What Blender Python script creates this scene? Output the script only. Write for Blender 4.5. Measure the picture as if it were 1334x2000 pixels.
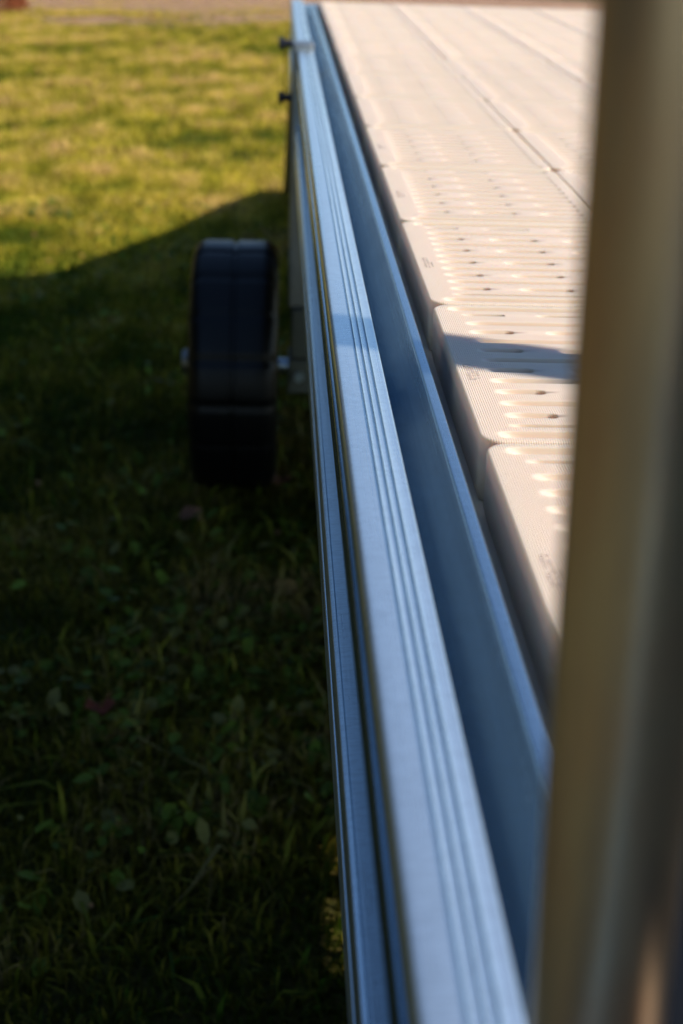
import bpy, bmesh, math, random
import numpy as np
from mathutils import Matrix, Vector

for o in list(bpy.data.objects):
    bpy.data.objects.remove(o, do_unlink=True)
S = bpy.context.scene
COL = S.collection
random.seed(7)
rng = np.random.default_rng(11)
CAMZ = 1.25                                   # camera height above the lawn (ground is z = 0)

# ------------------------------------------------------------------ camera
cd = bpy.data.cameras.new('camera')
cam = bpy.data.objects.new('camera', cd)
COL.objects.link(cam)
Rm = Matrix(((0.9987, -0.0130, -0.0502), (-0.0408, 0.4003, -0.9155), (0.0320, 0.9163, 0.3992))).to_quaternion().to_matrix()
cam.matrix_world = Matrix.Translation((0, 0, CAMZ)) @ Rm.to_4x4()
cd.sensor_fit = 'VERTICAL'
cd.sensor_height = 36.0
cd.lens = 50.0
cd.clip_start = 0.02
cd.clip_end = 400
cd.dof.use_dof = True
cd.dof.focus_distance = 1.0
cd.dof.aperture_fstop = 7.1
S.camera = cam

# ------------------------------------------------------------------ sky and sun
SUN_EL = math.radians(41.0)
SUN_AZ = math.atan2(1.0, -0.25)               # clockwise from +Y: right of and a little behind the camera
w = bpy.data.worlds.new('World')
S.world = w
w.use_nodes = True
nt = w.node_tree
nt.nodes.clear()
sky = nt.nodes.new('ShaderNodeTexSky')
sky.sky_type = 'NISHITA'
sky.sun_disc = False
sky.sun_elevation = SUN_EL
sky.sun_rotation = SUN_AZ
sky.air_density = 1.0
sky.dust_density = 0.1
sky.ozone_density = 4.5
bg = nt.nodes.new('ShaderNodeBackground')
bg.inputs['Strength'].default_value = 0.095
wo = nt.nodes.new('ShaderNodeOutputWorld')
nt.links.new(sky.outputs[0], bg.inputs[0])
nt.links.new(bg.outputs[0], wo.inputs[0])

sd = bpy.data.lights.new('sun', 'SUN')
sd.energy = 4.75
sd.angle = math.radians(0.5)
sd.color = (1.0, 0.905, 0.79)
sun = bpy.data.objects.new('sun', sd)
COL.objects.link(sun)
to_sun = Vector((math.sin(SUN_AZ) * math.cos(SUN_EL), math.cos(SUN_AZ) * math.cos(SUN_EL), math.sin(SUN_EL)))
sun.rotation_euler = to_sun.to_track_quat('Z', 'Y').to_euler()

S.render.engine = 'CYCLES'
S.view_settings.view_transform = 'Standard'
S.view_settings.look = 'None'
S.view_settings.gamma = 1.0
S.view_settings.exposure = 0.75
S.view_settings.use_curve_mapping = False

# ------------------------------------------------------------------ helpers
def link(name, me, mats=None, parent=None, loc=None):
    o = bpy.data.objects.new(name, me)
    COL.objects.link(o)
    if mats is not None and me is not None and len(me.materials) == 0:
        for m in (mats if isinstance(mats, (list, tuple)) else [mats]):
            me.materials.append(m)
    if parent is not None:
        o.parent = parent
    if loc is not None:
        o.location = loc
    return o

def tag(o, label=None, cat=None, group=None, kind=None):
    if label: o['label'] = label
    if cat: o['category'] = cat
    if group: o['group'] = group
    if kind: o['kind'] = kind
    return o

def thing(name, label, cat, loc=(0, 0, 0), group=None):
    o = link(name, None)
    o.location = loc
    return tag(o, label, cat, group)

def bm_obj(name, bm, mat, parent=None, smooth=False, loc=None, bevel=0.0):
    if bevel > 0:
        bmesh.ops.bevel(bm, geom=list(bm.edges), offset=bevel, segments=2, affect='EDGES', profile=0.5, clamp_overlap=True)
    bmesh.ops.recalc_face_normals(bm, faces=bm.faces)
    me = bpy.data.meshes.new(name)
    bm.to_mesh(me)
    bm.free()
    if smooth:
        for p in me.polygons: p.use_smooth = True
    return link(name, me, mat, parent, loc)

def box(bm, x0, x1, y0, y1, z0, z1):
    m = Matrix.Translation(((x0+x1)/2, (y0+y1)/2, (z0+z1)/2)) @ Matrix.Diagonal((x1-x0, y1-y0, z1-z0, 1))
    bmesh.ops.create_cube(bm, size=1.0, matrix=m)

def cyl(bm, p0, p1, r0, r1=None, seg=24):
    p0, p1 = Vector(p0), Vector(p1)
    d = p1 - p0
    m = Matrix.Translation((p0+p1)/2) @ d.to_track_quat('Z', 'Y').to_matrix().to_4x4()
    bmesh.ops.create_cone(bm, cap_ends=True, segments=seg, radius1=r0, radius2=r0 if r1 is None else r1, depth=d.length, matrix=m)

def round_poly(pts, rads, seg=5):
    """pts: closed polygon; rads: corner radii."""
    out = []
    n = len(pts)
    for i in range(n):
        p = Vector(pts[i]); a = Vector(pts[i-1]); b = Vector(pts[(i+1) % n])
        r = rads[i]
        if r <= 0:
            out.append(tuple(p)); continue
        u = (a-p); v = (b-p)
        k = min(r, u.length*0.48, v.length*0.48)
        pa = p + u.normalized()*k; pb = p + v.normalized()*k
        for j in range(seg+1):
            t = j/seg
            q = pa*(1-t)**2 + p*2*t*(1-t) + pb*t*t
            out.append((q.x, q.y))
    return out

def extrude_y(name, prof, y0, y1, mat, parent, ysegs=1):
    """prof: closed list of (x, Hz) with Hz = metres below the camera."""
    bm = bmesh.new()
    rings = []
    for k in range(ysegs+1):
        y = y0 + (y1-y0)*k/ysegs
        rings.append([bm.verts.new((x, y, CAMZ-h)) for x, h in prof])
    n = len(prof)
    for k in range(ysegs):
        for i in range(n):
            bm.faces.new((rings[k][i], rings[k][(i+1) % n], rings[k+1][(i+1) % n], rings[k+1][i]))
    bm.faces.new(rings[0]); bm.faces.new(rings[-1][::-1])
    o = bm_obj(name, bm, mat, parent, smooth=True)
    o.data.set_sharp_from_angle(angle=math.radians(35))
    return o

# ------------------------------------------------------------------ materials
class MB:
    def __init__(s, name):
        s.m = bpy.data.materials.new(name); s.m.use_nodes = True
        s.t = s.m.node_tree; s.t.nodes.clear()
        s.out = s.n('ShaderNodeOutputMaterial'); s.p = s.n('ShaderNodeBsdfPrincipled')
        s.l(s.p.outputs[0], s.out.inputs[0])
    def n(s, typ, **kw):
        x = s.t.nodes.new(typ)
        for k, v in kw.items():
            if k.startswith('i_'):
                key = k[2:]
                x.inputs[int(key) if key.isdigit() else key].default_value = v
            else: setattr(x, k, v)
        return x
    def l(s, a, b): s.t.links.new(a, b)
    def coord(s, scale=(1, 1, 1), kind='Object'):
        tc = s.n('ShaderNodeTexCoord'); mp = s.n('ShaderNodeMapping')
        mp.inputs['Scale'].default_value = scale
        s.l(tc.outputs[kind], mp.inputs[0]); return mp.outputs[0]
    def noise(s, vec, scale, detail=4, rough=0.55):
        x = s.n('ShaderNodeTexNoise'); x.inputs['Scale'].default_value = scale
        x.inputs['Detail'].default_value = detail; x.inputs['Roughness'].default_value = rough
        s.l(vec, x.inputs['Vector']); return x.outputs['Fac']
    def ramp(s, fac, stops):
        x = s.n('ShaderNodeValToRGB'); cr = x.color_ramp
        while len(cr.elements) < len(stops): cr.elements.new(0.5)
        for e, (p, c) in zip(cr.elements, stops):
            e.position = p; e.color = (c, c, c, 1) if isinstance(c, (int, float)) else (*c, 1)
        s.l(fac, x.inputs[0]); return x.outputs[0]
    def math(s, op, a, b):
        x = s.n('ShaderNodeMath', operation=op)
        for i, v in enumerate((a, b)):
            if isinstance(v, (int, float)): x.inputs[i].default_value = v
            else: s.l(v, x.inputs[i])
        return x.outputs[0]
    def mix(s, fac, a, b, mode='MIX'):
        x = s.n('ShaderNodeMix', data_type='RGBA', blend_type=mode)
        for sock, v in ((x.inputs[0], fac), (x.inputs[6], a), (x.inputs[7], b)):
            if isinstance(v, (int, float)): sock.default_value = v
            elif isinstance(v, tuple): sock.default_value = (*v, 1)
            else: s.l(v, sock)
        return x.outputs[2]
    def bump(s, h, strength, dist, normal=None):
        x = s.n('ShaderNodeBump'); x.inputs['Strength'].default_value = strength
        x.inputs['Distance'].default_value = dist
        s.l(h, x.inputs['Height'])
        if normal is not None: s.l(normal, x.inputs['Normal'])
        s.l(x.outputs[0], s.p.inputs['Normal']); return x

def metal_mat(name, base, rough, streak=0.06, metallic=1.0, fine=1.0):
    b = MB(name)
    lng = b.coord((420, 2.2, 420)); drag = b.coord((30, 1.1, 30)); cross = b.coord((160, 900, 160)); blot = b.coord()
    n1 = b.noise(lng, 1.0, 3); n2 = b.noise(drag, 1.0, 3); n3 = b.noise(cross, 1.0, 2); n4 = b.noise(blot, 22, 5)
    n5 = b.noise(blot, 240, 3)
    spots = b.ramp(n5, [(0.0, 0.0), (0.74, 0.0), (0.80, 1.0), (1.0, 1.0)])
    c = b.mix(b.ramp(n2, [(0.3, 0.0), (0.7, 1.0)]), tuple(v*0.84 for v in base), base)
    c = b.mix(b.math('MULTIPLY', spots, 0.35), c, (0.62, 0.58, 0.52))
    c = b.mix(b.math('MULTIPLY', b.ramp(n3, [(0.42, 1.0), (0.55, 0.0)]), 0.30), c, tuple(v*0.55 for v in base))
    b.l(c, b.p.inputs['Base Color'])
    b.p.inputs['Metallic'].default_value = metallic
    r = b.math('ADD', rough, b.math('MULTIPLY', b.math('SUBTRACT', n4, 0.5), 0.08))
    r = b.math('ADD', r, b.math('MULTIPLY', b.math('SUBTRACT', n2, 0.5), 0.25))
    r = b.math('ADD', r, b.math('MULTIPLY', b.math('SUBTRACT', n1, 0.5), streak*3))
    r = b.math('ADD', r, b.math('MULTIPLY', spots, 0.25))
    b.l(r, b.p.inputs['Roughness'])
    hgt = b.math('ADD', b.math('MULTIPLY', n1, 0.6), b.math('MULTIPLY', n3, 0.35))
    b.bump(hgt, 0.4*fine, 0.0002)
    return b.m

M = {}
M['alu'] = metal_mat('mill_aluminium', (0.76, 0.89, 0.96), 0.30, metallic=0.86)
M['alu_inner_shade'] = metal_mat('mill_aluminium_inner_shade', (0.29, 0.43, 0.56), 0.24, metallic=0.9)  # trough's shade and blue sky reflection put into a darker base colour
M['alu_dull'] = metal_mat('weathered_aluminium', (0.40, 0.41, 0.40), 0.42)
def pipe_mat():
    b = MB('rust_stained_pipe')
    v = b.coord((9, 9, 2.2)); f = b.coord((60, 60, 9))
    n1 = b.noise(v, 1.6, 5, 0.6); n2 = b.noise(f, 1.0, 4, 0.6)
    c = b.mix(b.ramp(n1, [(0.38, 0.0), (0.62, 1.0)]), (0.98, 0.76, 0.46), (0.85, 0.46, 0.24))
    c = b.mix(b.ramp(n2, [(0.5, 0.0), (0.7, 0.6)]), c, (0.45, 0.36, 0.28))
    b.l(c, b.p.inputs['Base Color'])
    b.p.inputs['Metallic'].default_value = 0.7
    b.l(b.ramp(n1, [(0.3, 0.26), (0.7, 0.44)]), b.p.inputs['Roughness'])
    b.bump(n2, 0.3, 0.0006)
    return b.m
M['galv'] = pipe_mat()

def plain(name, col, rough, spec=0.5, nscale=30, var=0.15, bump=0.0, bscale=200):
    b = MB(name)
    v = b.coord()
    n = b.noise(v, nscale, 5)
    b.l(b.mix(n, tuple(c*(1-var) for c in col), tuple(min(1, c*(1+var)) for c in col)), b.p.inputs['Base Color'])
    b.l(b.math('ADD', rough, b.math('MULTIPLY', b.math('SUBTRACT', n, 0.5), 0.2)), b.p.inputs['Roughness'])
    b.p.inputs['Specular IOR Level'].default_value = spec
    if bump: b.bump(b.noise(v, bscale, 3), bump, 0.001)
    return b.m
M['rubber'] = plain('black_wheel_plastic', (0.004, 0.004, 0.004), 0.38, 0.22, 12, 0.3, 0.2, 120)
M['knob'] = plain('black_bolt', (0.015, 0.016, 0.02), 0.4)
M['steel'] = plain('dull_bracket_steel', (0.13, 0.135, 0.10), 0.5)
M['blocker_dark'] = plain('blocker_black', (0.03, 0.026, 0.022), 0.7, 0.3, 14, 0.3, 0.5, 60)  # black of the added blocker, chosen to keep the pipe's reflection dim
M['timber'] = plain('treated_timber', (0.22, 0.16, 0.09), 0.8, 0.3, 14, 0.3, 0.5, 60)

def tile_mat():
    b = MB('beige_deck_resin')
    v = b.coord()
    sx = b.n('ShaderNodeSeparateXYZ'); b.l(v, sx.inputs[0])
    ph = b.math('MULTIPLY', sx.outputs[0], 2*math.pi/0.0015)
    rib = b.n('ShaderNodeMath', operation='SINE'); b.l(ph, rib.inputs[0])
    at = b.n('ShaderNodeAttribute', attribute_name='rib')
    oi = b.n('ShaderNodeObjectInfo')
    n1 = b.noise(v, 9, 4); n2 = b.noise(v, 400, 2)
    c0 = b.mix(b.ramp(n1, [(0.3, 0.0), (0.7, 1.0)]), (0.56, 0.445, 0.350), (0.605, 0.482, 0.380))
    c1 = b.mix(b.math('MULTIPLY', oi.outputs['Random'], 0.5), c0, (0.55, 0.447, 0.362))
    gr = b.ramp(b.noise(v, 60, 5, 0.7), [(0.60, 0.0), (0.80, 0.35)])
    b.l(b.mix(gr, c1, (0.42, 0.33, 0.24)), b.p.inputs['Base Color'])
    b.p.inputs['Roughness'].default_value = 0.55
    b.p.inputs['Specular IOR Level'].default_value = 0.3
    b.p.inputs['Subsurface Weight'].default_value = 0.40
    b.p.inputs['Subsurface Radius'].default_value = (1.0, 0.50, 0.22)
    b.p.inputs['Subsurface Scale'].default_value = 0.035
    h = b.math('MULTIPLY', rib.outputs[0], at.outputs['Fac'])
    h = b.math('ADD', h, b.math('MULTIPLY', n2, 0.25))
    b.bump(h, 0.75, 0.00022)
    return b.m
M['tile'] = tile_mat()

# ------------------------------------------------------------------ ground
def ground_mat():
    b = MB('lawn_soil')
    v = b.coord()
    n1 = b.noise(v, 0.9, 6, 0.6); n2 = b.noise(v, 7, 6, 0.7); n3 = b.noise(v, 60, 4, 0.7)
    c = b.mix(b.ramp(n1, [(0.38, 0.0), (0.62, 1.0)]), (0.055, 0.062, 0.010), (0.120, 0.095, 0.022))
    c = b.mix(b.ramp(n2, [(0.45, 0.0), (0.75, 0.75)]), c, (0.165, 0.118, 0.04))
    c = b.mix(b.ramp(n3, [(0.40, 0.8), (0.60, 0.0)]), c, (0.028, 0.036, 0.008))
    b.l(c, b.p.inputs['Base Color'])
    b.p.inputs['Roughness'].default_value = 0.95
    b.p.inputs['Specular IOR Level'].default_value = 0.1
    b.bump(b.math('ADD', n3, n2), 1.0, 0.03)
    return b.m
M['ground'] = ground_mat()
bm = bmesh.new()
bmesh.ops.create_grid(bm, x_segments=8, y_segments=8, size=180)
g = bm_obj('lawn_ground', bm, M['ground']); tag(g, kind='structure')

def dirt_mat():
    b = MB('bare_dirt')
    v = b.coord()
    n2 = b.noise(v, 5, 6, 0.7); n3 = b.noise(v, 40, 4, 0.7)
    c = b.mix(b.ramp(n2, [(0.35, 0.0), (0.65, 1.0)]), (0.22, 0.095, 0.045), (0.42, 0.25, 0.14))
    c = b.mix(b.ramp(n3, [(0.55, 0.0), (0.62, 0.8)]), c, (0.36, 0.31, 0.25))
    b.l(c, b.p.inputs['Base Color']); b.p.inputs['Roughness'].default_value = 0.95
    b.bump(n3, 1.0, 0.03)
    return b.m
bm = bmesh.new()
ys = lambda x: 14.7 + 0.25*math.sin(x*0.9) + 0.12*math.sin(x*3.1+1)
a, c = [], []
for i in range(121):
    x = -15 + 0.25*i
    a.append(bm.verts.new((x, ys(x), 0.004))); c.append(bm.verts.new((x, 20.5+0.3*math.sin(x), 0.004)))
for i in range(120): bm.faces.new((a[i], a[i+1], c[i+1], c[i]))
g = bm_obj('dirt_strip', bm, dirt_mat()); tag(g, kind='structure')

# ------------------------------------------------------------------ dock
Y0, Y1 = -1.60, 4.500
dock = thing('dock', 'long roll-in dock with beige resin deck panels in a bare aluminium frame', 'dock', (0, 0, 0))
T0X, TW, TL, SY = 0.1265, 0.2117, 0.3135, 0.796
NCOL = 7
XR = T0X + NCOL*TW

g3 = [0.0586, 0.0632, 0.0678]
top = [(0.0429, 0.311), (0.0429, 0.2970), (0.0545, 0.2965)]
for gx in g3:
    top += [(gx-0.0011, 0.2965), (gx-0.0006, 0.2990), (gx+0.0003, 0.2990), (gx+0.0008, 0.2960), (gx+0.0016, 0.2965)]
top += [(0.0756, 0.2965), (0.0756, 0.3200), (0.0560, 0.3200), (0.0560, 0.311)]
rads = [0.0015, 0.0056, 0.0] + [0.0]*15 + [0.0012, 0.0, 0.0, 0.0]
extrude_y('top_rail', round_poly(top, rads), Y0, Y1, M['alu'], dock)

face = [(0.0425, 0.3500), (0.0425, 0.3268), (0.0565, 0.3225), (0.0725, 0.3225), (0.0725, 0.4700), (0.0560, 0.4700), (0.0560, 0.3500)]
extrude_y('side_web', round_poly(face, [0.001, 0.0015, 0, 0, 0, 0, 0]), Y0, Y1, M['alu_inner_shade'], dock)

chord = [(0.0425, 0.5220), (0.0425, 0.4945), (0.0500, 0.4940), (0.0500, 0.4785), (0.0422, 0.4780), (0.0422, 0.4475),
         (0.0453, 0.4465), (0.0456, 0.4478), (0.0462, 0.4468), (0.0550, 0.4462), (0.0550, 0.4705), (0.0900, 0.4710), (0.0900, 0.5220)]
extrude_y('bottom_chord', round_poly(chord, [0.001, 0.001, 0, 0, 0.001, 0.0007] + [0]*7), Y0, Y1, M['alu'], dock)

# inner trough: concave channel climbing to the lip beside the deck panels
tr = []
for i in range(15):
    t = i/14
    ang = math.radians(182 - 92*t)     # sweep from lip down to floor
    tr.append((0.1040 - 0.0262*math.sin(math.pi/2*t)**1.15, 0.3115 + 0.0480*(1-(1-t)**1.7)))
lip = [(0.1129, 0.3080), (0.1052, 0.3080)]
inner = lip + tr + [(0.0762, 0.378), (0.1129, 0.378)]
extrude_y('inner_trough', round_poly(inner, [0.002, 0.0022] + [0]*len(tr) + [0]*2), Y0, Y1, M['alu_inner_shade'], dock)

bm = bmesh.new(); box(bm, 0.1131, 0.1500, Y0, Y1, CAMZ-0.3600, CAMZ-0.3440)
bm_obj('deck_ledge', bm, M['tile'], dock)

# right-hand rail, mirrored in simpler form
rr = [(XR+0.008, 0.3195), (XR+0.035, 0.3195), (XR+0.035, 0.2965), (XR+0.075, 0.2965), (XR+0.075, 0.522), (XR+0.045, 0.522), (XR+0.045, 0.345), (XR+0.008, 0.345)]
extrude_y('right_rail', round_poly(rr, [0.002]*8), Y0, Y1, M['alu'], dock)

# cross members and end beam
for k in range(-7, 13, 2):
    y = SY + TL*k
    bm = bmesh.new(); box(bm, 0.091, XR+0.044, y-0.02, y+0.02, CAMZ-0.46, CAMZ-0.380)
    bm_obj('cross_member', bm, M['alu_dull'], dock)
for y in (Y0-0.022, Y1+0.022):
    bm = bmesh.new(); box(bm, 0.0430, XR+0.074, y-0.020, y+0.020, CAMZ-0.52, CAMZ-0.310)
    bm_obj('end_beam', bm, M['alu'], dock, bevel=0.002)

# ---- deck panels
def tile_mesh(detail):
    W, L, H = TW-0.0010, TL-0.0030, 0.043
    u = TL/13.5
    gx0, gx1 = 0.0206, 0.1966
    br = [(0.0544, 0.0782), (0.1252, 0.1494)]
    pills = []   # x0,x1,yc,halfwidth,depth
    holes = []
    flats = []
    def yy(k): return L - (k*u - 0.0013)
    pills.append((0.0105, W-0.0105, yy(0.62), 0.0058, 0.0065))
    pills.append((0.0105, W-0.0105, yy(12.90), 0.0058, 0.0065))
    rows = [1.36] + [2.38+i for i in range(10)] + [12.2]
    for i, k in enumerate(rows):
        hw = 0.0027 if i in (0, 11) else 0.0050
        if i % 2 == 0:
            xs = gx0
            for (a, b2) in br:
                pills.append((xs, a, yy(k), hw, 0.0058)); holes.append((a-0.0085, a-0.0005, yy(k), hw*0.92))
                flats.append((a, b2, yy(k), hw)); xs = b2
            pills.append((xs, gx1, yy(k), hw, 0.0058))
        else:
            pills.append((gx0, gx1, yy(k), hw, 0.0058))
    if detail == 2:
        xs = [0, .0003, .0008, .0015, .0023, .0035, .005, .0065]
        def cl(c, s=1): return [c+s*d for d in (-.0006, 0, .0006, .0012, .0018, .0026, .0036, .005, .0065, .0082, .0102, .0125, .015)]
        xs += cl(0.0105) + cl(gx0)
        for a, b2 in br:
            xs += cl(a, -1) + cl(b2) + [a-.0085, a-.0075, (a+b2)/2]
        xs += cl(gx1, -1) + cl(W-0.0105, -1) + [W-x for x in (0, .0003, .0008, .0015, .0023, .0035, .005, .0065)]
        xs += [0.04, 0.1, 0.11, 0.17]
        prof = (-1.12, -1.0, -.88, -.74, -.5, 0, .5, .74, .88, 1.0, 1.12)
    else:
        xs = [0, .0015, .006, .0095, .0125, gx0, gx0+.003, gx0+.007]
        for a, b2 in br: xs += [a-.0085, a-.004, a, b2, b2+.004]
        xs += [gx1-.006, gx1-.003, gx1, W-.0125, W-.006, W-.0015, W]
        prof = (-1.05, -.8, 0, .8, 1.05)
    ysl = [0, .0004, .001, .0018, L-.0018, L-.001, L-.0004, L] if detail == 2 else [0, .0015, L-.0015, L]
    for (a, b2, yc, hw, d) in pills:
        ysl += [yc+p*hw for p in prof]
    def uniq(v, lo, hi, eps):
        v = sorted(min(max(q, lo), hi) for q in v); o = [v[0]]
        for q in v[1:]:
            if q-o[-1] > eps: o.append(q)
        o[-1] = hi
        return np.array(o)
    xs = uniq(xs, 0, W, .00022); ysl = uniq(ysl, 0, L, .00022)
    X, Y = np.meshgrid(xs, ysl, indexing='ij')
    Z = np.zeros_like(X)
    rib = np.ones_like(X)
    def sst(t): t = np.clip(t, 0, 1); return t*t*(3-2*t)
    for (a, b2, yc, hw, d) in pills:
        cx = np.clip(X, a+hw, b2-hw)
        # long scooped ends towards the ends of the slot
        dist = np.hypot((X-cx)*0.85, Y-yc)
        ins = hw-dist
        Z = np.minimum(Z, -d*sst(ins/(hw*0.34))*(0.03+0.97*sst((X-a+0.0005)/0.0170)))
        rib = np.where(ins > -0.0002, 0, rib)
    for (a, b2, yc, hw) in holes:
        cx = np.clip(X, a+hw, b2-hw)
        ins = hw-np.hypot(X-cx, Y-yc)
        Z = np.where(ins > 0, np.minimum(Z, -0.0035-0.016*sst(ins/(hw*0.3))), Z)
    for (a, b2, yc, hw) in flats:
        m = (X > a-.0002) & (X < b2+.0002) & (abs(Y-yc) < hw*1.02)
        rib = np.where(m, 0, rib)
    rib = np.where((X < .0022) | (X > W-.0022), 0, rib)
    # edge fillet and rounded corners in plan
    e = np.minimum(np.minimum(X, W-X), np.minimum(Y, L-Y))
    fr = 0.0018
    t = np.clip((fr-e)/fr, 0, 1)
    Z = Z - fr*(1-np.sqrt(np.maximum(0, 1-t*t)))
    rc = 0.0150
    cx = np.clip(X, rc, W-rc); cy = np.clip(Y, rc, L-rc)
    dx, dy = X-cx, Y-cy
    dd = np.hypot(dx, dy); mx = np.maximum(abs(dx), abs(dy))
    corner = (dx != 0) & (dy != 0)
    sc = np.where(corner & (dd > 0), mx/np.maximum(dd, 1e-9), 1)
    X2 = cx+dx*sc; Y2 = cy+dy*sc
    nx, ny = X.shape
    co = np.stack([X2, Y2, Z], -1).reshape(-1, 3)
    idx = np.arange(nx*ny).reshape(nx, ny)
    quads = np.stack([idx[:-1, :-1], idx[1:, :-1], idx[1:, 1:], idx[:-1, 1:]], -1).reshape(-1, 4)
    loop = list(idx[:, 0]) + list(idx[-1, 1:]) + list(idx[-2::-1, -1]) + list(idx[0, -2:0:-1])
    base = len(co); nl = len(loop)
    rings = [co]
    ribs = [rib.reshape(-1)]
    cen = np.array([W/2, L/2])
    for zz, ins in ((-0.010, 0.0), (-0.036, 0.0006), (-H, 0.0025)):
        r = co[loop].copy(); r[:, 2] = zz
        r[:, 0] += np.sign(cen[0]-r[:, 0])*ins*(abs(cen[0]-r[:, 0]) > W/2-0.01)
        r[:, 1] += np.sign(cen[1]-r[:, 1])*ins*(abs(cen[1]-r[:, 1]) > L/2-0.01)
        rings.append(r); ribs.append(np.zeros(nl))
    co2 = np.concatenate(rings); ribv = np.concatenate(ribs)
    faces = [tuple(q) for q in quads]
    prev = loop
    for k in range(3):
        cur = list(range(base+k*nl, base+(k+1)*nl))
        for i in range(nl):
            j = (i+1) % nl
            faces.append((prev[j], prev[i], cur[i], cur[j]))
        prev = cur
    faces.append(tuple(prev[::-1]))
    me = bpy.data.meshes.new('deck_panel')
    me.from_pydata(co2.tolist(), [], [tuple(int(v) for v in f) for f in faces])
    at = me.attributes.new('rib', 'FLOAT', 'POINT')
    at.data.foreach_set('value', ribv.astype(np.float32))
    for p in me.polygons: p.use_smooth = True
    me.set_sharp_from_angle(angle=math.radians(62))
    me.materials.append(M['tile'])
    return me
tile_hi, tile_lo = tile_mesh(2), tile_mesh(1)

# worn moulding marks pressed into the margin of each panel: unreadable short strokes
bm = bmesh.new()
rs = random.Random(3)
for row in range(3):
    yq = 0.118
    for k in range(13 if row < 2 else 7):
        xq = 0.0068 + row*0.0030
        ln = rs.uniform(0.0008, 0.0018)
        if rs.random() < 0.85:
            box(bm, xq, xq+0.0018, yq, yq+0.0004, -0.0003, 0.00045)
            if rs.random() < 0.7: box(bm, xq+rs.choice((0, 0.0012)), xq+0.0016, yq+0.0004, yq+ln, -0.0003, 0.00042)
        yq += 0.0028
bmesh.ops.recalc_face_normals(bm, faces=bm.faces)
mark_me = bpy.data.meshes.new('moulded_mark'); bm.to_mesh(mark_me); bm.free(); mark_me.materials.append(M['tile'])

rj = random.Random(5)
for c in range(NCOL):
    for k in range(-7, 12):
        if (c, k) in ((0, -2), (4, 0), (4, 1)): continue
        near = k <= 6 and c <= 2 and k >= -1
        t = link('deck_panel', tile_hi if near else tile_lo, None, dock,
                 (T0X + c*TW + 0.0005, SY + k*TL + 0.0015, CAMZ-0.3 + rj.uniform(-0.0004, 0.0004)))
        t.rotation_euler.z = math.radians(rj.uniform(-0.12, 0.12))
        if k == 11: t.scale.y = (Y1-SY-11*TL-0.002)/TL
        if near and k <= 3 and c == 0:
            link('moulded_mark', mark_me, None, t)

# unseen plates added over two missing panels, gaps shaped for sun patches on grass
for (xa, xb, ya, yb) in ((0.975, 1.128, 0.800, 1.420), (1.128, 1.184, 0.800, 0.905), (1.128, 1.184, 0.985, 1.010),
                         (1.128, 1.184, 1.075, 1.150), (1.128, 1.184, 1.175, 1.190), (1.128, 1.184, 1.290, 1.345), (1.160, 1.184, 0.905, 0.985)):
    bm = bmesh.new(); box(bm, xa+0.0005, xb-0.0005, ya+0.0005, yb-0.0005, CAMZ-0.312, CAMZ-0.304)
    bm_obj('sun_patch_plate', bm, M['alu_dull'], dock)
# post socket plate where one panel is left out, black to dim the pipe's reflection
bm = bmesh.new(); box(bm, 0.128, 0.336, 0.17, 0.478, CAMZ-0.342, CAMZ-0.334)
bm_obj('socket_plate', bm, M['rubber'], dock)
mat_ = thing('dark_reflection_mat', 'black rubber mat lying on the deck panels right of the near pipe', 'mat', (0.345, 0.10, CAMZ-0.2990))  # unseen mat added to keep the pipe's right side dark
bm = bmesh.new(); box(bm, 0, 0.46, 0, 0.85, 0.0, 0.006)
bm_obj('sheet', bm, M['rubber'], mat_)
for i in range(20):
    bm = bmesh.new(); box(bm, 0.015, 0.445, 0.02+0.0415*i, 0.035+0.0415*i, 0.0063, 0.0085)
    bm_obj('ridge', bm, M['rubber'], mat_)

# ------------------------------------------------------------------ foreground pipe
px, py, pz = 0.0784, 0.2721, CAMZ-0.1177
dr = Vector((-0.035, 0, 1.0))
top_p = Vector((px, py, pz)) + dr*0.75
bot_p = Vector((px, py, pz)) - dr*0.1785
pipe = thing('pipe_post', 'blurred upright pipe post close to the camera at the right edge, beside the deck panels', 'post', bot_p)
bm = bmesh.new(); cyl(bm, (0, 0, 0), top_p-bot_p, 0.0167, seg=64)
bm_obj('pipe', bm, M['galv'], pipe, smooth=True).data.set_sharp_from_angle(angle=math.radians(40))
bm = bmesh.new(); cyl(bm, (0, 0, 0.004), dr*0.008, 0.0190, 0.0185, seg=48)
bm_obj('collar', bm, M['alu_dull'], pipe)
bm = bmesh.new(); cyl(bm, (top_p-bot_p), (top_p-bot_p)+dr*0.012, 0.0176, 0.0155, seg=48)
bm_obj('cap', bm, M['knob'], pipe)

# ------------------------------------------------------------------ post known by its shadow and an added blocker, right of the frame
def post_thing(label, base, tip, r0, r1, grp='dock posts standing on the deck'):
    p = thing('dock_post', label, 'post', base, grp)
    b0 = Vector(base); d = Vector(tip)-b0
    bm = bmesh.new(); cyl(bm, (0, 0, 0), d, r0, r1, 40)
    o = bm_obj('shaft', bm, M['alu_dull'], p, smooth=True); o.data.set_sharp_from_angle(angle=math.radians(40))
    bm = bmesh.new(); box(bm, -r0*1.8, r0*1.8, -r0*1.8, r0*1.8, 0.0, 0.008)
    bm_obj('base_plate', bm, M['alu_dull'], p, bevel=0.001)
    bm = bmesh.new(); cyl(bm, d, d+d.normalized()*0.015, r1*1.05, r1*0.9, 40)
    bm_obj('cap', bm, M['knob'], p)
    return p
post_thing('slim leaning post on the deck panels whose shadow crosses the side rail', (1.25, 0.520, CAMZ-0.299), (1.24, 0.520+0.187*1.5, CAMZ+1.2), 0.023, 0.044)
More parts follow.
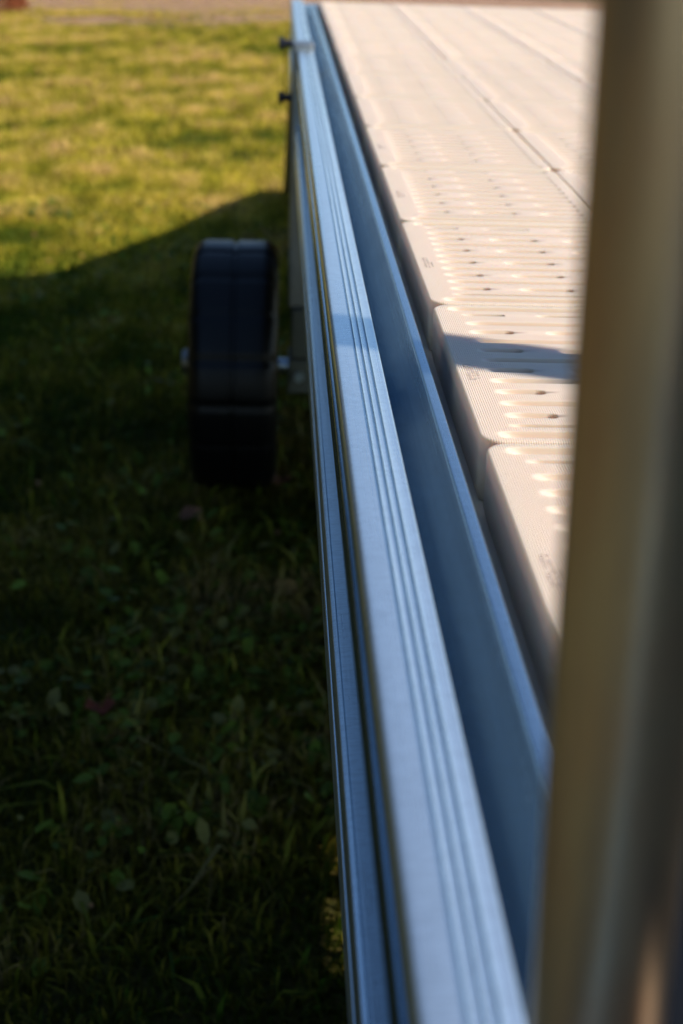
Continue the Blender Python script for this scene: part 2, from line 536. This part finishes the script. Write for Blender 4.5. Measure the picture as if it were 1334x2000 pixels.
blocker = thing('pipe_blocker', 'unseen square pile standing on the deck just right of the near pipe', 'blocker', (0.236, 0.113, CAMZ-0.299))  # unseen, added to keep sun off the pipe and darken its right side
blocker.rotation_euler.z = -math.atan(0.25)
bm = bmesh.new(); box(bm, -0.085, 0.07, -0.20, 0.07, 0.012, 1.0)
bm_obj('shaft', bm, M['blocker_dark'], blocker, bevel=0.006)
bm = bmesh.new(); box(bm, -0.105, -0.0855, 0.03, 0.140, 0.012, 0.995)  # strip added to widen the shade on the pipe
bm_obj('shade_batten', bm, M['blocker_dark'], blocker, bevel=0.002)
bm = bmesh.new(); box(bm, -0.095, 0.08, -0.21, 0.08, 0.0, 0.0118)
bm_obj('base_plate', bm, M['alu_dull'], blocker, bevel=0.002)
bm = bmesh.new(); box(bm, -0.09, 0.075, -0.205, 0.075, 1.0005, 1.02)
bm_obj('cap', bm, M['knob'], blocker)

# ------------------------------------------------------------------ ramp at the far end of the dock
ramp = thing('access_ramp', 'sloping ramp running from the far end of the dock down to the lawn', 'ramp', (0, Y1+0.05, 0))
pr = [(4.55, 0.795), (4.739, 0.700), (5.369, 0.450), (6.037, 0.235), (6.36, 0.120), (6.42, 0.0)]
for x0, x1 in ((0.0415, 0.075), (XR+0.04, XR+0.074)):
    bm = bmesh.new()
    A = [bm.verts.new((x0, y-(Y1+0.05), z)) for y, z in pr] + [bm.verts.new((x0, y-(Y1+0.05), max(0.0, z-0.10))) for y, z in pr[:4][::-1]]
    B = [bm.verts.new((x1, v.co.y, v.co.z)) for v in A]
    bm.faces.new(A); bm.faces.new(B[::-1])
    for i in range(len(A)):
        j = (i+1) % len(A); bm.faces.new((A[i], B[i], B[j], A[j]))
    bm_obj('stringer', bm, M['alu_dull'], ramp)
for (ya, za), (yb, zb) in zip(pr[:4], pr[1:5]):
    n = max(1, int((yb-ya)/0.17))
    for i in range(n):
        t0, t1 = i/n, (i+0.97)/n
        P = [(ya+(yb-ya)*t-(Y1+0.05), za+(zb-za)*t-0.004) for t in (t0, t1)]
        bm = bmesh.new()
        vs = [bm.verts.new((x, y, z-dz)) for x in (0.0765, XR+0.0385) for (y, z) in P for dz in (0, 0.025)]
        for f in ((0, 2, 3, 1), (4, 5, 7, 6), (0, 1, 5, 4), (2, 6, 7, 3), (0, 4, 6, 2), (1, 3, 7, 5)):
            bm.faces.new([vs[q] for q in f])
        bm_obj('plank', bm, M['tile'], ramp)

# ------------------------------------------------------------------ wheel
WX, WY, WR, WW = -0.0810, 3.0540, 0.2747, 0.187
wheel = thing('roller_wheel', 'large black plastic wheel on the grass beside the aluminium rail', 'wheel', (WX, WY, 0))
def lathe_x(name, prof, mat, parent, cz, seg=96, tread=None):
    bm = bmesh.new(); rings = []
    for s in range(seg):
        a = 2*math.pi*s/seg
        ring = []
        for x, r in prof:
            rr_ = r if tread is None else tread(x, r, a)
            ring.append(bm.verts.new((x, rr_*math.cos(a), cz+rr_*math.sin(a))))
        rings.append(ring)
    for s in range(seg):
        A, B = rings[s], rings[(s+1) % seg]
        for i in range(len(prof)-1):
            bm.faces.new((A[i], A[i+1], B[i+1], B[i]))
    o = bm_obj(name, bm, mat, parent, smooth=True)
    o.data.set_sharp_from_angle(angle=math.radians(38))
    return o
hwid = WW/2
pf = [(-hwid*0.80, 0.05), (-hwid*0.86, 0.10), (-hwid*0.90, WR*0.60), (-hwid, WR*0.68)]
for i in range(9):
    a = math.pi/2*i/8
    pf.append((-hwid+0.034*(1-math.cos(a)), WR-0.040+0.040*math.sin(a)))
pf += [(-0.040, WR), (-0.006, WR), (-0.004, WR-0.005), (0.004, WR-0.005), (0.006, WR), (0.040, WR)]
for i in range(8, -1, -1):
    a = math.pi/2*i/8
    pf.append((hwid-0.034*(1-math.cos(a)), WR-0.040+0.040*math.sin(a)))
pf += [(hwid, WR*0.68), (hwid*0.90, WR*0.60), (hwid*0.86, 0.10), (hwid*0.80, 0.05)]
NS = 18
def tread(x, r, a):
    if r < WR-0.02: return r
    ph = (a*NS/(2*math.pi)) % 1.0
    return r - (0.004 if ph < 0.10 else 0.0)
lathe_x('tyre', pf, M['rubber'], wheel, WR, 18*12, tread)
bm = bmesh.new(); cyl(bm, (-0.100, 0, WR), (0.086, 0, WR), 0.055, seg=40)
hub = bm_obj('hub', bm, M['rubber'], wheel, bevel=0.003)
bm = bmesh.new(); cyl(bm, (-0.119, 0, WR+0.006), (-0.100, 0, WR+0.006), 0.024, 0.034, seg=32)
bm_obj('axle_cap', bm, M['alu_dull'], hub, smooth=True).data.set_sharp_from_angle(angle=math.radians(30))
# leg that carries the wheel
leg = thing('wheel_leg', 'upright aluminium leg with olive bracket joining the wheel axle to the rail', 'leg frame', (0.06, WY, WR))
bm = bmesh.new(); box(bm, -0.0265, 0.0165, -0.030, 0.030, 0.14, CAMZ-0.283-WR)
bm_obj('tube', bm, M['alu_dull'], leg, bevel=0.004)
bm = bmesh.new(); box(bm, -0.0190, 0.045, -0.045, 0.045, 0.030, 0.139)
bm_obj('bracket', bm, M['steel'], leg, bevel=0.004)
bm = bmesh.new(); box(bm, -0.0240, 0.055, -0.050, 0.050, -0.048, 0.028)
bm_obj('axle_plate', bm, M['steel'], leg, bevel=0.003)
bm = bmesh.new(); cyl(bm, (-0.056, 0, 0), (-0.0245, 0, 0), 0.017, seg=32)
bm_obj('axle', bm, M['alu'], leg)
bm = bmesh.new(); cyl(bm, (0.0, -0.062, -0.008), (0.0, -0.0505, -0.008), 0.012, seg=6)
bm_obj('bolt', bm, M['alu'], leg)
for hz in (0.287, 0.394):
    bm = bmesh.new(); cyl(bm, (-0.0265-0.027, 0, CAMZ-hz-WR), (-0.0265, 0, CAMZ-hz-WR), 0.0075, seg=16)
    cyl(bm, (-0.0265-0.028, 0, CAMZ-hz-WR), (-0.0265-0.016, 0, CAMZ-hz-WR), 0.0120, seg=6)
    bm_obj('set_bolt', bm, M['knob'], leg)
bm = bmesh.new(); cyl(bm, (-0.042, 0, CAMZ-0.385-WR), (-0.042, 0, CAMZ-0.296-WR), 0.0013, seg=8)
bm_obj('lanyard', bm, M['knob'], leg)

# ------------------------------------------------------------------ grass
def leaf_mat(name, rough=0.6, spec=0.12, trans=0.38):
    b = MB(name)
    at = b.n('ShaderNodeAttribute', attribute_name='tint')
    b.l(at.outputs['Color'], b.p.inputs['Base Color'])
    b.p.inputs['Roughness'].default_value = rough
    b.p.inputs['Specular IOR Level'].default_value = spec
    tr_ = b.n('ShaderNodeBsdfTranslucent'); b.l(at.outputs['Color'], tr_.inputs[0])
    mx = b.n('ShaderNodeMixShader'); mx.inputs[0].default_value = trans
    b.l(b.p.outputs[0], mx.inputs[1]); b.l(tr_.outputs[0], mx.inputs[2]); b.l(mx.outputs[0], b.out.inputs[0])
    return b.m
M['grass'] = leaf_mat('grass_blade')
M['leaf'] = leaf_mat('clover_leaf', 0.55, 0.2, 0.3)

class Wave:
    """cheap smooth 2-D noise"""
    def __init__(s, seed, f):
        r = np.random.default_rng(seed); s.k = r.normal(0, f, (14, 2)); s.p = r.uniform(0, 6.28, 14)
    def __call__(s, x, y):
        return sum(np.sin(x*k[0]+y*k[1]+p) for k, p in zip(s.k, s.p))/math.sqrt(14)
w1, w2, w3 = Wave(1, 1.3), Wave(2, 5), Wave(3, 16)

def tints(x, y, n):
    dry = 0.45*w1(x, y)+0.45*w2(x, y)+0.65*w3(x, y)+rng.normal(0, 0.5, n)
    green = np.array([0.095, 0.135, 0.008]); yel = np.array([0.54, 0.44, 0.040]); tan = np.array([0.66, 0.46, 0.17])
    t = np.clip((dry+0.9)/1.4, 0, 1)[:, None]; u = np.clip((dry-0.45)/1.1, 0, 1)[:, None]
    c = green*(1-t)+yel*t
    c = c*(1-u)+tan*u
    return c*rng.uniform(0.7, 1.3, n)[:, None]*(1+0.27*np.clip(w3(x*0.9, y*0.9), -1.3, 1.3)*w2(y, x)*0.6)[:, None]

def scatter(n, reg, keep=None):
    x0, x1, y0, y1 = reg
    x = rng.uniform(x0, x1, n); y = rng.uniform(y0, y1, n)
    if keep is not None:
        m = keep(x, y); x, y = x[m], y[m]
    return x, y

def blades(name, x, y, hmin, hmax, wd, lean, cols):
    n = len(x)
    h = rng.uniform(hmin, hmax, n)*(1+0.35*w2(x, y)*0.6+0.2*w3(x, y))
    h = np.maximum(h, hmin*0.6)
    a = rng.uniform(0, 2*np.pi, n); la = rng.uniform(0, 2*np.pi, n)
    ln = np.abs(rng.normal(0, lean, n))*h
    wx, wy = np.cos(a)*wd*0.5*rng.uniform(0.6, 1.4, n), np.sin(a)*wd*0.5*rng.uniform(0.6, 1.4, n)
    bx, by = np.cos(la)*ln, np.sin(la)*ln
    z = np.zeros(n)
    V = np.stack([np.stack([x-wx, y-wy, z-0.004], -1), np.stack([x+wx, y+wy, z-0.004], -1),
                  np.stack([x+wx*0.8+bx*0.35, y+wy*0.8+by*0.35, h*0.6], -1), np.stack([x-wx*0.8+bx*0.35, y-wy*0.8+by*0.35, h*0.6], -1),
                  np.stack([x+bx, y+by, h*np.clip(1.05-0.35*(ln/h), 0.4, 1)], -1)], 1)
    build_strips(name, V, [(0, 1, 2, 3), (3, 2, 4)], cols, M['grass'], name.replace('_', ' '))
    return

def build_strips(name, V, tmpl, cols, mat, lbl):
    n, m = V.shape[:2]
    me = bpy.data.meshes.new(name)
    me.vertices.add(n*m); me.vertices.foreach_set('co', V.reshape(-1).astype(np.float32))
    per = sum(len(t) for t in tmpl)
    base = (np.arange(n)*m)[:, None]
    loops = (base+np.array([i for t in tmpl for i in t])[None, :]).reshape(-1)
    me.loops.add(n*per); me.loops.foreach_set('vertex_index', loops.astype(np.int32))
    st = []; s_ = 0
    for t in tmpl: st.append(s_); s_ += len(t)
    starts = ((np.arange(n)*per)[:, None]+np.array(st)[None, :]).reshape(-1)
    me.polygons.add(n*len(tmpl)); me.polygons.foreach_set('loop_start', starts.astype(np.int32))
    me.update(calc_edges=True); me.validate()
    at = me.attributes.new('tint', 'FLOAT_COLOR', 'POINT')
    cc = np.ones((n, m, 4)); cc[:, :, :3] = cols[:, None, :]
    at.data.foreach_set('color', cc.reshape(-1).astype(np.float32))
    me.materials.append(mat)
    o = link(name, me)
    return tag(o, kind='stuff')

def in_view(pad):
    def f(x, y):
        lim = -0.15-0.215*np.maximum(y, 0)-pad
        return (x > lim)
    return f
x, y = scatter(230000, (-1.7, 0.75, 0.9, 7.0), in_view(0.15))
shade_tint = (0.40+0.60*np.clip((y-3.2)/1.8, 0, 1))[:, None]  # near blades darkened: the dock's shade deepened in their tint
blades('lawn_grass', x, y, 0.016, 0.052, 0.0046, 0.9, tints(x, y, len(x))*shade_tint)
x, y = scatter(400000, (-5.2, 1.2, 7.0, 19.0), in_view(0.5))
m = (y < 14.5+0.6*w2(x, y)+0.5*w1(x, y)) | (rng.random(len(x)) < np.clip(0.45-0.2*(y-14.4)+0.25*w2(x, y), 0.04, 1))
x, y = x[m], y[m]
blades('far_lawn_grass', x, y, 0.02, 0.05, 0.006, 0.8, tints(x, y, len(x)))

x, y = scatter(2600, (-1.5, 0.25, 0.9, 5.5), in_view(0.1))
cc_ = tints(x, y, len(x))*0.35+np.array([0.015, 0.045, 0.004])
blades('coarse_grass', x, y, 0.035, 0.085, 0.0085, 1.1, cc_)

# clover and broad weed leaves among the near grass
x, y = scatter(26000, (-1.5, 0.5, 0.9, 6.0), in_view(0.1))
m = (w2(x, y)+0.6*w3(x, y)+rng.normal(0, 0.5, len(x))) > 0.8
x, y = x[m], y[m]; n = len(x)
r = rng.uniform(0.006, 0.018, n); a = rng.uniform(0, 6.28, n); h = rng.uniform(0.015, 0.045, n)
tx, ty = rng.normal(0, 0.45, n), rng.normal(0, 0.45, n)
ring = []
for k, (u_, v_) in enumerate(((0, -1), (0.62, -0.3), (0.6, 0.4), (0, 1.0), (-0.6, 0.4), (-0.62, -0.3))):
    dx = r*(u_*np.cos(a)-v_*np.sin(a)); dy = r*(u_*np.sin(a)+v_*np.cos(a))
    ring.append(np.stack([x+dx, y+dy, h+dx*tx+dy*ty+(0.15*r if u_ else 0)], -1))
V = np.stack(ring, 1)
cl = np.array([0.085, 0.125, 0.010])*rng.uniform(0.5, 1.7, n)[:, None]*np.array([1, 1, 1.0])
pick = rng.random(n) < 0.12
cl[pick] = np.array([0.22, 0.20, 0.05])*rng.uniform(0.6, 1.2, pick.sum())[:, None]
build_strips('clover_leaves', V, [(0, 1, 2, 3), (0, 3, 4, 5)], cl, M['leaf'], 'clover')

# scraps of dead leaf too many to count
x, y = scatter(1500, (-4.5, 0.4, 1.0, 15.8), in_view(0.3)); n = len(x)
r = rng.uniform(0.004, 0.011, n)*np.clip(y/4, 1, 2.4); a = rng.uniform(0, 6.28, n); h = rng.uniform(0.02, 0.045, n)
tx, ty = rng.normal(0, 0.35, n), rng.normal(0, 0.35, n)
ring = []
for k, (u_, v_) in enumerate(((0, -1), (0.55, -0.3), (0.5, 0.5), (0, 1.0), (-0.5, 0.4), (-0.62, -0.2))):
    dx = r*(u_*np.cos(a)-v_*np.sin(a)); dy = r*(u_*np.sin(a)+v_*np.cos(a))
    ring.append(np.stack([x+dx, y+dy, h+dx*tx+dy*ty+(0.3*r if u_ else 0)], -1))
V = np.stack(ring, 1)
cl = np.array([0.26, 0.13, 0.05])*rng.uniform(0.5, 1.5, n)[:, None]
build_strips('leaf_litter', V, [(0, 1, 2, 3), (0, 3, 4, 5)], cl, M['leaf'], 'litter')

# ------------------------------------------------------------------ fallen leaves one can point at
def fallen_leaf(label, x, y, size, col, rot):
    bm = bmesh.new()
    out = []
    for i in range(15):
        a = 2*math.pi*i/15
        rad = size*(0.62+0.38*abs(math.cos(2.5*a)))*(1.15 if abs(a-math.pi/2) < 0.4 else 1)
        out.append(bm.verts.new((rad*math.cos(a), rad*math.sin(a), 0.25*size*math.sin(2*a)+0.12*size*math.cos(3*a))))
    c = bm.verts.new((0, 0, -0.10*size))
    for i in range(15): bm.faces.new((out[i], out[(i+1) % 15], c))
    bmesh.ops.solidify(bm, geom=list(bm.faces), thickness=0.0006)
    o = bm_obj('blade', bm, col)
    root = thing('fallen_leaf', label, 'leaf', (x, y, 0.045), 'dead leaves lying on the lawn')
    o.parent = root
    bm = bmesh.new(); cyl(bm, (0, -size*0.6, 0), (size*0.15, -size*1.35, 0.006), 0.0009, 0.0007, 8)
    bm_obj('stalk', bm, col, root)
    root.rotation_euler = (0.15, -0.1, rot)
M['dead1'] = plain('dead_leaf_brown', (0.27, 0.13, 0.07), 0.7, 0.3, 90, 0.35)
M['dead2'] = plain('dead_leaf_ochre', (0.34, 0.21, 0.06), 0.7, 0.3, 90, 0.35)
M['dead3'] = plain('dead_leaf_russet', (0.25, 0.06, 0.03), 0.7, 0.3, 90, 0.35)
fallen_leaf('pinkish brown dead leaf on shaded grass just in front of the wheel', -0.165, 2.74, 0.030, M['dead1'], 0.7)
fallen_leaf('brown dead leaf on the grass close beside the rail, nearest to the wheel', 0.018, 2.95, 0.028, M['dead1'], 2.0)
fallen_leaf('ochre dead leaf on the grass tight against the rail, well in front of the wheel', 0.035, 2.40, 0.028, M['dead2'], 1.1)
fallen_leaf('small russet dead leaf on dark grass in the lower left', -0.27, 1.98, 0.026, M['dead3'], 2.6)

# ------------------------------------------------------------------ russet shrub at the far edge of the lawn
shrub = thing('low_shrub', 'low russet shrub on the bare ground at the far left', 'shrub', (-2.98, 15.75, 0))
n = 2600
d = rng.normal(0, 1, (n, 3)); d /= np.linalg.norm(d, axis=1)[:, None]
rad = rng.uniform(0.45, 1.0, n)**0.6
P = d*rad[:, None]*np.array([0.50, 0.45, 0.34])*(1+0.2*np.sin(d[:, :1]*5))
P[:, 2] = np.abs(P[:, 2])+0.05
a = rng.uniform(0, 6.28, n); r = rng.uniform(0.012, 0.028, n)
t = rng.normal(0, 0.7, (n, 2))
ring = []
for (u_, v_) in ((0, -1), (0.55, 0), (0, 1), (-0.55, 0)):
    dx = r*(u_*np.cos(a)-v_*np.sin(a)); dy = r*(u_*np.sin(a)+v_*np.cos(a))
    ring.append(np.stack([P[:, 0]+dx, P[:, 1]+dy, P[:, 2]+dx*t[:, 0]+dy*t[:, 1]], -1))
cc = np.array([0.28, 0.09, 0.035])*rng.uniform(0.5, 1.5, n)[:, None]
o = build_strips('foliage', np.stack(ring, 1), [(0, 1, 2), (0, 2, 3)], cc, M['leaf'], '')
o.parent = shrub
for i in range(6):
    an = i*1.05
    bm = bmesh.new(); cyl(bm, (0, 0, 0), (0.28*math.cos(an), 0.25*math.sin(an), 0.28), 0.010, 0.004, 8)
    bm_obj('stem', bm, M['timber'], shrub)

# ------------------------------------------------------------------ unseen dark trees added on the left: mirrored in the metal, dimming sky light
def tree_mesh(seed):
    r_ = np.random.default_rng(seed); n = 7000
    z = 0.9+8.6*r_.random(n)**1.25; rad = (9.9-z)*0.27*np.sqrt(r_.uniform(0.1, 1, n))*(0.75+0.35*np.sin(z*5.2+seed))
    a = r_.uniform(0, 6.28, n); x = rad*np.cos(a); y = rad*np.sin(a); z = z-0.16*rad
    s_ = r_.uniform(0.07, 0.17, n); b_ = r_.uniform(0, 6.28, n); t = r_.normal(0, 0.6, (n, 2))
    ring = []
    for (u_, v_) in ((0, -1), (0.5, 0), (0, 1), (-0.5, 0)):
        dx = s_*(u_*np.cos(b_)-v_*np.sin(b_)); dy = s_*(u_*np.sin(b_)+v_*np.cos(b_))
        ring.append(np.stack([x+dx, y+dy, z+dx*t[:, 0]+dy*t[:, 1]], -1))
    cc = np.array([0.020, 0.036, 0.022])*r_.uniform(0.6, 1.5, n)[:, None]
    o = build_strips('crown', np.stack(ring, 1), [(0, 1, 2), (0, 2, 3)], cc, M['leaf'], '')
    return o
crown_me = []
for sd_ in (21, 22):
    o = tree_mesh(sd_); crown_me.append(o.data); bpy.data.objects.remove(o)
bm = bmesh.new(); cyl(bm, (0, 0, -0.1), (0, 0, 8.8), 0.17, 0.02, 12)
tk = bm_obj('trunk', bm, M['timber']); trunk_me = tk.data; bpy.data.objects.remove(tk)
rt = random.Random(9)
for i in range(24):
    az = math.radians(-12 - 5.0*i)
    d_ = rt.uniform(21, 25) if i < 5 else rt.uniform(13, 17)
    t = thing('added_conifer', 'dark unseen conifer added left of the dock for reflection and shade', 'tree', (d_*math.sin(az), d_*math.cos(az), 0), 'added conifers beyond the lawn')
    t.rotation_euler.z = rt.uniform(0, 6.28); k_ = rt.uniform(1.15, 1.5); t.scale = (k_, k_, k_*rt.uniform(0.9, 1.1))
    link('crown', crown_me[i % 2], None, t); link('trunk', trunk_me, None, t)
